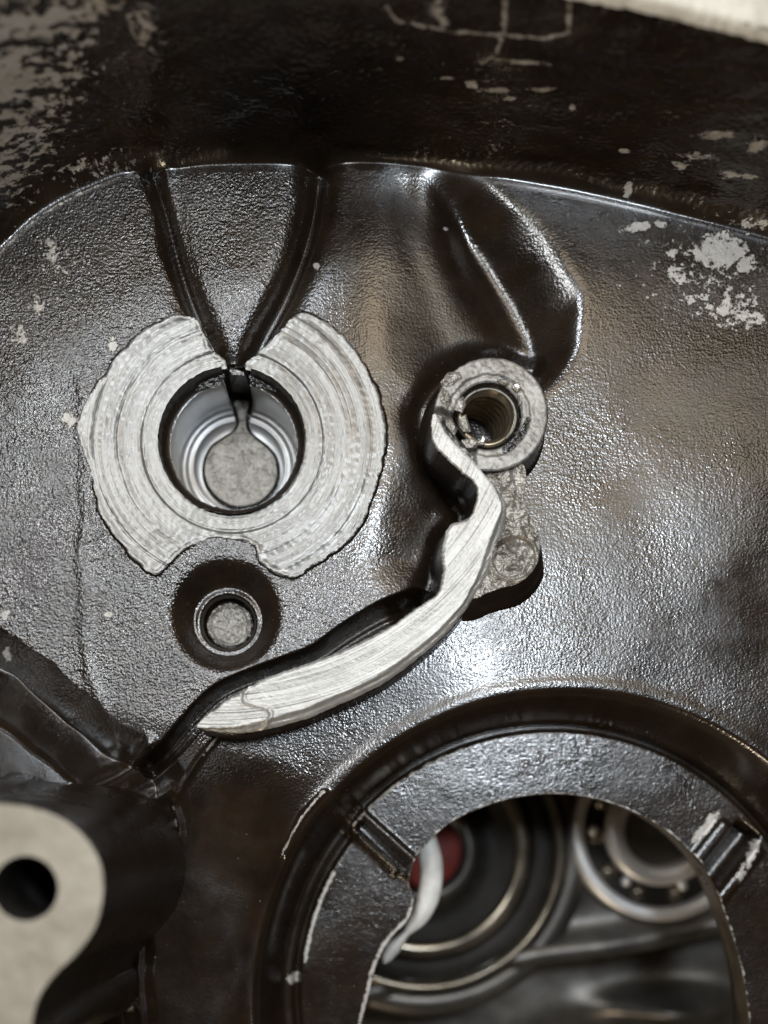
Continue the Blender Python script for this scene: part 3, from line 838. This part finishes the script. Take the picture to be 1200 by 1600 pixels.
loft("boss_flank", [np.column_stack([offset_poly(oc, 0.6), rings[0][:, 2]]), at_z(offset_poly(oc, 1.5), T - 24), at_z(offset_poly(oc, 5), 30), at_z(offset_poly(oc, 8), 6), at_z(offset_poly(oc, 14), -6), at_z(offset_poly(oc, 16), -90)], M_SIDE, tb, closed=True, flip=True)
# thread insert: a helix cut inside
nt_, nz_ = 96, 150
aa = np.arange(nt_) / nt_ * 2 * np.pi
rings = [np.stack([TC[0] + (RI - 0) * np.cos(aa), TC[1] + RI * np.sin(aa), np.full(nt_, T - 4)], 1),
         np.stack([TC[0] + (RI - 2) * np.cos(aa), TC[1] + (RI - 2) * np.sin(aa), np.full(nt_, T - 16)], 1),
         np.stack([TC[0] + (RI - 7) * np.cos(aa), TC[1] + (RI - 7) * np.sin(aa), np.full(nt_, T - 18)], 1)]
loft("counterbore", rings, M_OIL, tb, closed=True, flip=True)
rings = []
RT = 43.0 * k_
for i in range(nz_):
    z = T - 12 - i * 1.4
    ph = (z / 16.0 + aa / (2 * np.pi)) % 1.0
    tri = np.abs(ph - 0.5) * 2
    lead = sstep(0, 4, i)
    r = RT + 1.5 - lead * 0 - 8.0 * tri; sx_ = -0.13 * (T - 12 - z)
    rings.append(np.stack([TC[0] + sx_ + r * np.cos(aa), TC[1] + r * np.sin(aa), np.full(nt_, z)], 1))
rings.insert(0, np.stack([TC[0] + (RT + 3) * np.cos(aa), TC[1] + (RT + 3) * np.sin(aa), np.full(nt_, T - 12.5)], 1))
rings.insert(0, np.stack([TC[0] + (RT + 3.4) * np.cos(aa), TC[1] + (RT + 3.4) * np.sin(aa), np.full(nt_, T - 20.0)], 1))
ins = loft("thread_insert", rings, M_THREAD, tb, closed=True, flip=True, label="threaded wall of the hole, warm light put into its golden colour")
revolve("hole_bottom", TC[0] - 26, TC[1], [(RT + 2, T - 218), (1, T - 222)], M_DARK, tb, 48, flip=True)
# a raised coil end of the insert
def tube(name, P, r, mat, parent=None, n=8, flat=1.0, **k):
    P = np.asarray(P, float); m = len(P)
    Tn = np.gradient(P, axis=0); Tn /= np.linalg.norm(Tn, axis=1)[:, None]
    up = np.array([0, 0, 1.0]); B_ = np.cross(Tn, up); B_ /= np.linalg.norm(B_, axis=1)[:, None] + 1e-9
    U_ = np.cross(B_, Tn)
    rad = np.full(m, r) if np.isscalar(r) else np.asarray(r, float)
    q = np.arange(n) / n * 2 * np.pi
    rings = [P[i] + rad[i] * (np.cos(q)[:, None] * B_[i] + flat * np.sin(q)[:, None] * U_[i]) for i in range(m)]
    return loft(name, rings, mat, parent, closed=True, **k)
q = np.linspace(math.radians(-170), math.radians(50), 40)
tube("coil_end", np.stack([TC[0] + (RT + 1.5) * np.cos(q), TC[1] + (RT + 1.5) * np.sin(q), T - 12 + 3 * np.linspace(0, 1, 40)], 1), 1.8, M_NUT, tb)
# torn slivers of metal round the rim of the hole
def sliver(cx, cy, pts, z, th, mat=M_CAST, parent=tb, name="metal_sliver"):
    P = orient(np.array([(cx + u, cy + v) for u, v in pts], float))
    P = unproj(P, z)
    m = len(P); c = P.mean(0)
    top = at_z(P, z + 1.2 * np.sin(np.arange(m) * 2.1)); mid = at_z(c + (P - c) * 0.55, z + 2.2); bot = at_z(offset_poly(P, 0.8), z - th)
    V = np.vstack([bot, top, mid, [[c[0], c[1], z + 1.5]]])
    F_ = []
    for i in range(m):
        j = (i + 1) % m
        F_ += [(i, j, m + j, m + i), (m + i, m + j, 2 * m + j, 2 * m + i), (2 * m + i, 2 * m + j, 3 * m)]
    F_ = [f[::-1] for f in F_]
    o = mesh_obj(name, V, F_, mat, parent, smooth=False)
    o.data.flip_normals() if o.data.polygons[-1].normal.z < 0 else None
    return o
for s_ in (((716, 632), [(-5, -8), (8, -12), (12, 0), (6, 12), (-6, 8)], T - 5, 12),
           ((724, 662), [(-8, -8), (4, -14), (9, 0), (11, 12), (0, 13), (-6, 4)], T - 6, 12),
           ((706, 660), [(-14, -12), (0, -6), (10, 10), (4, 20), (-8, 6)], T - 9, 10),
           ((735, 692), [(-14, -4), (2, -8), (16, -2), (10, 8), (-6, 8)], T - 5, 12),
           ((752, 690), [(-12, 6), (0, -6), (3, -12), (8, -3), (4, 4)], T + 1, 10),
           ((722, 705), [(-8, -8), (6, -4), (14, 6), (2, 10)], T - 4, 10),
           ((806, 603), [(-6, -3), (4, -6), (9, 5), (3, 10), (-4, 4)], T + 1, 8),
           ((786, 597), [(-9, -4), (3, -5), (12, 3), (4, 6), (-6, 2)], T - 3, 8),
           ((812, 624), [(-4, -8), (3, -6), (5, 6), (-1, 9)], T - 3, 8),
           ((700, 590), [(-12, 8), (0, -8), (18, -10), (22, 0), (8, 10), (-4, 18)], T - 0.5, 5),
           ((694, 617), [(-3, -12), (8, -4), (12, 8), (2, 16), (-5, 8)], T - 1, 6)):
    sliver(s_[0][0], s_[0][1], s_[1], s_[2], s_[3], M_BRIGHT if s_[0][0] in (806, 752) else M_CAST)
# oily gouge, lower right of the hole
go = spline([(824, 650), (831, 660), (827, 678), (815, 695), (800, 706), (788, 706), (786, 698), (798, 688), (812, 672)], 5, True)
patch("oily_gouge", unproj(go, T), lambda x, y: T - 3.2 + 1.2 * noise(x, y, 6, 121, 2), M_OIL, tb, 1.5)

# ------------------------------------------------------------------ torn web and stub below the threaded boss
web_px = spline([(735, 712), (760, 728), (790, 728), (812, 722), (822, 738), (819, 768), (821, 795), (832, 812), (842, 840), (842, 868), (832, 892), (812, 910), (786, 918), (762, 926), (744, 934), (730, 930), (735, 900), (750, 850), (755, 790), (735, 745)], 5, True)
TW = T - 12
web = orient(unproj(web_px, TW))
sc_ = unproj([(803, 872)], TW)[0]
def webz(x, y):
    r = np.hypot(x - sc_[0], y - sc_[1])
    z = TW + 3.6 * noise(x, y, 30, 131, 4) + 1.0 * noise(x, y, 9, 132, 2)
    z = z - 3.5 * sstep(34, 30, r) + 4.5 * np.exp(-((r - 34) / 3.0) ** 2) + 2.2 * np.abs(noise(x, y, 14, 134, 2)) * (r < 32)
    z = z - 9 * np.exp(-(np.hypot(x - sc_[0] - 2, y - sc_[1] + 18) / 6) ** 2) - 5 * np.exp(-(np.hypot(x - sc_[0] - 12, y - sc_[1] - 4) / 5) ** 2)
    z = z + 0.02 * (x - sc_[0])
    return z
wb = patch("torn_web", web, webz, M_CAST, crank, 1.6, label="rough grey torn web with a broken round stub")
PSw = web
fl = 2 + 15 * sstep(sc_[1] - 50, sc_[1] + 10, web[:, 1])
def off_var(P, w):
    return P + (offset_poly(P, 1.0) - P) * w[:, None]
loft("web_flank", [np.column_stack([off_var(PSw, fl * 0.0 + 0.3), webz(web[:, 0], web[:, 1])]), at_z(off_var(PSw, fl * 0.25 + 0.6), TW - 10), at_z(off_var(PSw, fl * 0.55 + 1), TW - 20), at_z(off_var(PSw, fl * 0.75 + 2), 40), at_z(off_var(PSw, fl * 1.0 + 3), 8), at_z(off_var(PSw, fl * 1.15 + 9), -4), at_z(off_var(PSw, fl * 1.2 + 10), -80)], M_SIDE, wb, closed=True, flip=True)

# ------------------------------------------------------------------ wall of the large opening, and the pale lip inside it
na = 300
ta_ = np.linspace(-np.pi, np.pi, na, endpoint=False)
rr0 = r_hole(ta_)
llz = sstep(math.radians(139), math.radians(143), np.where(ta_ < 0, ta_ + 2 * np.pi, ta_))
llz = np.where((np.where(ta_ < 0, ta_ + 2 * np.pi, ta_)) > math.radians(270), 0, llz)
def hole_ring(dr, z0, jit=0.0):
    r = rr0 + dr + jit * noise(ta_ * 60, ta_ * 0, 3, 141, 2)
    return np.stack([OC[0] + r * np.cos(ta_), OC[1] - r * np.sin(ta_), z0 - 34 * llz], 1)
M_EDGE = rough_metal("raw_brown_edge", (0.10, 0.08, 0.055), (0.20, 0.165, 0.12), 0.40, 5.0, 0.02, 0.6)
loft("opening_wall", [hole_ring(0.6, ZF + 0.6), hole_ring(-1.2, ZF - 5, 1.2), hole_ring(0, ZF - 14), hole_ring(5, ZF - 60), hole_ring(8, ZF - 95), hole_ring(40, ZF - 97)], M_EDGE, crank, closed=True, label="brown bare wall of the large opening")
lip_px = spline([(662, 1298), (672, 1335), (675, 1365), (671, 1398), (659, 1430), (640, 1453), (622, 1474), (608, 1492), (600, 1506)], 8)
ZL = ZF - 84
lp = unproj(lip_px, ZL)
lw = np.interp(np.linspace(0, 1, len(lp)), [0, 0.15, 0.4, 0.55, 0.66, 0.8, 0.92, 1.0], [17, 20, 19, 13, 6, 12, 9, 1])
Tn = np.gradient(lp, axis=0); Tn /= np.linalg.norm(Tn, axis=1)[:, None]; Nn = np.stack([-Tn[:, 1], Tn[:, 0]], 1)
sec = [(-1.0, -16), (-1.0, -2), (-0.7, 1.5), (0, 2.5), (0.7, 1.5), (1.0, -2), (1.0, -16)]
rings = [at_z(lp + Nn * (u_ * lw)[:, None], ZL + dz) for u_, dz in sec]
lo = loft("casting_lip", rings, M_LIP, crank, closed=False, label="pale silvery lip just inside the opening")

# ------------------------------------------------------------------ gasket lug, lower left, high above the floor
ZG = 395.0
lug_px = spline([(-130, 1262), (-60, 1250), (0, 1256), (50, 1262), (100, 1281), (135, 1311), (157, 1350), (161, 1395), (150, 1445), (122, 1487), (88, 1520), (62, 1556), (50, 1600), (46, 1660), (-130, 1680)], 6, True)
lug = orient(unproj(lug_px, ZG))
LC = unproj([(40, 1388)], ZG)[0]; LR = 51 * (H - ZG) / H
lo_ = patch("gasket_lug", lug, lambda x, y: ZG + 0.7 * noise(x, y, 30, 151, 2), M_GASKET, crank, 3.0, hole=(LC[0], LC[1], LR), label="pale blurred gasket lug with a bolt hole at lower left")
skirt("lug_column", lug, [(0.0, ZG), (1.2, ZG - 2), (2.0, ZG - 10), (3, ZG - 60), (7, 220), (14, 110), (26, 40), (44, -110)], M_SIDE, lo_, label="black painted column under the lug")
revolve("bolt_hole", LC[0], LC[1], [(LR, ZG + 0.2), (LR - 2.5, ZG - 4), (LR - 3, ZG - 60), (LR - 3, ZG - 260), (1, ZG - 262)], M_DARK, lo_, 64, flip=True)

# ------------------------------------------------------------------ what shows through the opening: the inner case and two bearings
inner = thing("inner_casing", "dark grey inner gearbox wall seen blurred through the round opening", "engine casing", W(900, 1500, -700))
def upz(px, py, z): return unproj([(px, py)], z)[0]
def at_px(pts, z): return unproj(np.array(pts, float), z)
ZI = -470.0
ix = np.arange(380, 1520, 7.0); iy = np.arange(1080, 2000, 7.0)
IX, IY = np.meshgrid(ix, iy)
led = unproj(spline([(300, 1640), (520, 1585), (700, 1540), (780, 1524), (860, 1508), (940, 1498), (1020, 1486), (1100, 1468), (1250, 1430)], 6), ZI)
yl = np.interp(IX, led[:, 0], led[:, 1])
below = IY - yl
iz = ZI + 12 * noise(IX, IY, 260, 161) + 1 * noise(IX, IY, 60, 162)
iz += 26 * np.exp(-((below + 26) / 34) ** 2)
iz -= 190 * sstep(-6, 22, below)
iz += 120 * np.exp(-(((IX - upz(1090, 1600, ZI)[0]) / 120) ** 2 + ((IY - upz(1090, 1600, ZI)[1]) / 34) ** 2))
bearings_c = {}
mesh_obj("casing_wall", np.stack([IX, IY, iz], -1).reshape(-1, 3), grid_faces(*IX.shape), M_INNER, inner)

def torus_ring(name, c, r_out, r_in, z, h, mat, parent, bev=3.0, n=96, **k):
    prof = [(r_out, z - h), (r_out, z - bev), (r_out - bev, z), (r_in + bev, z), (r_in, z - bev), (r_in, z - h)]
    return revolve(name, c[0], c[1], prof, mat, parent, n, flip=True, **k)
ZR = -430.0; kr = (H - ZR) / H
bc = upz(1035, 1298, ZR)
b1 = thing("ball_bearing", "open steel ball bearing at the right inside the opening", "bearing", W(bc[0], bc[1], ZR - 60))
torus_ring("outer_ring", bc, 142 * kr, 121 * kr, ZR, 60, M_STEEL, b1, 6)
torus_ring("inner_ring", bc, 87 * kr, 57 * kr, ZR, 60, M_STEEL, b1, 8)
revolve("cage", bc[0], bc[1], [(120 * kr, ZR - 22), (108 * kr, ZR - 18), (98 * kr, ZR - 18), (88 * kr, ZR - 22)], M_DARK, b1, 96, flip=True)
revolve("shaft_bore", bc[0], bc[1], [(57 * kr, ZR - 44), (40 * kr, ZR - 56), (1, ZR - 58)], M_DARK, b1, 64, flip=True)
def sphere(name, c, r, z, mat, parent, n=20, mesh=None):
    if mesh is None:
        prof = [(max(r * math.cos(t_), 0.05), z + r * math.sin(t_)) for t_ in np.linspace(-math.pi / 2, math.pi / 2, n // 2 + 1)]
        return revolve(name, c[0], c[1], prof, mat, parent, n)
    return None
for i in range(11):
    an = math.radians(180 + i * 360 / 11 - 27)
    ca = (bc[0] + 103 * kr * math.cos(an - 0.0), bc[1] - 103 * kr * math.sin(an - 0.0))
    sphere("ball", ca, 15 * kr, ZR - 24, M_STEEL_DARK, b1)
for (px_, py_) in ((927, 1298), (979, 1377), (1066, 1384)):
    c_ = upz(px_, py_, ZR - 12)
    sphere("rivet", c_, 8.5 * kr, ZR - 14, M_STEEL, b1, 16)

bc2 = upz(662, 1330, ZR)
b2 = thing("sealed_bearing", "larger dark bearing with a red centre at the left inside the opening", "bearing", W(bc2[0], bc2[1], ZR - 60))
torus_ring("outer_ring", bc2, 168 * kr, 144 * kr, ZR, 60, M_STEEL_DARK, b2, 6)
revolve("seal", bc2[0], bc2[1], [(143 * kr, ZR - 12), (120 * kr, ZR - 24), (95 * kr, ZR - 24), (86 * kr, ZR - 12)], M_DARK, b2, 96, flip=True)
torus_ring("inner_ring", bc2, 86 * kr, 60 * kr, ZR + 2, 50, M_INNER, b2, 9)
revolve("red_plug", bc2[0], bc2[1], [(59 * kr, ZR - 10), (50 * kr, ZR - 4), (1, ZR - 2)], M_RED, b2, 64, flip=True)
torus_ring("housing_collar", bc2, 218 * kr, 205 * kr, ZI + 60, 70, M_STEEL_DARK, inner, 5, label="stepped collar round the larger bearing")
torus_ring("housing_collar", bc2, 204 * kr, 172 * kr, ZI + 30, 70, M_DARK, inner, 5)
torus_ring("housing_collar", bc2, 262 * kr, 222 * kr, ZI + 20, 90, M_INNER, inner, 12)

# ------------------------------------------------------------------ the bench the casing lies on
bz = -760.0
bench = mesh_obj("workbench", [(-2600, -2200, bz), (3600, -2200, bz), (3600, 3600, bz), (-2600, 3600, bz), (-2600, -2200, bz - 60), (3600, -2200, bz - 60), (3600, 3600, bz - 60), (-2600, 3600, bz - 60)],
                 [(3, 2, 1, 0), (4, 5, 6, 7), (0, 1, 5, 4), (1, 2, 6, 5), (2, 3, 7, 6), (3, 0, 4, 7)], M_BENCH, None, smooth=False)
bench["kind"] = "structure"
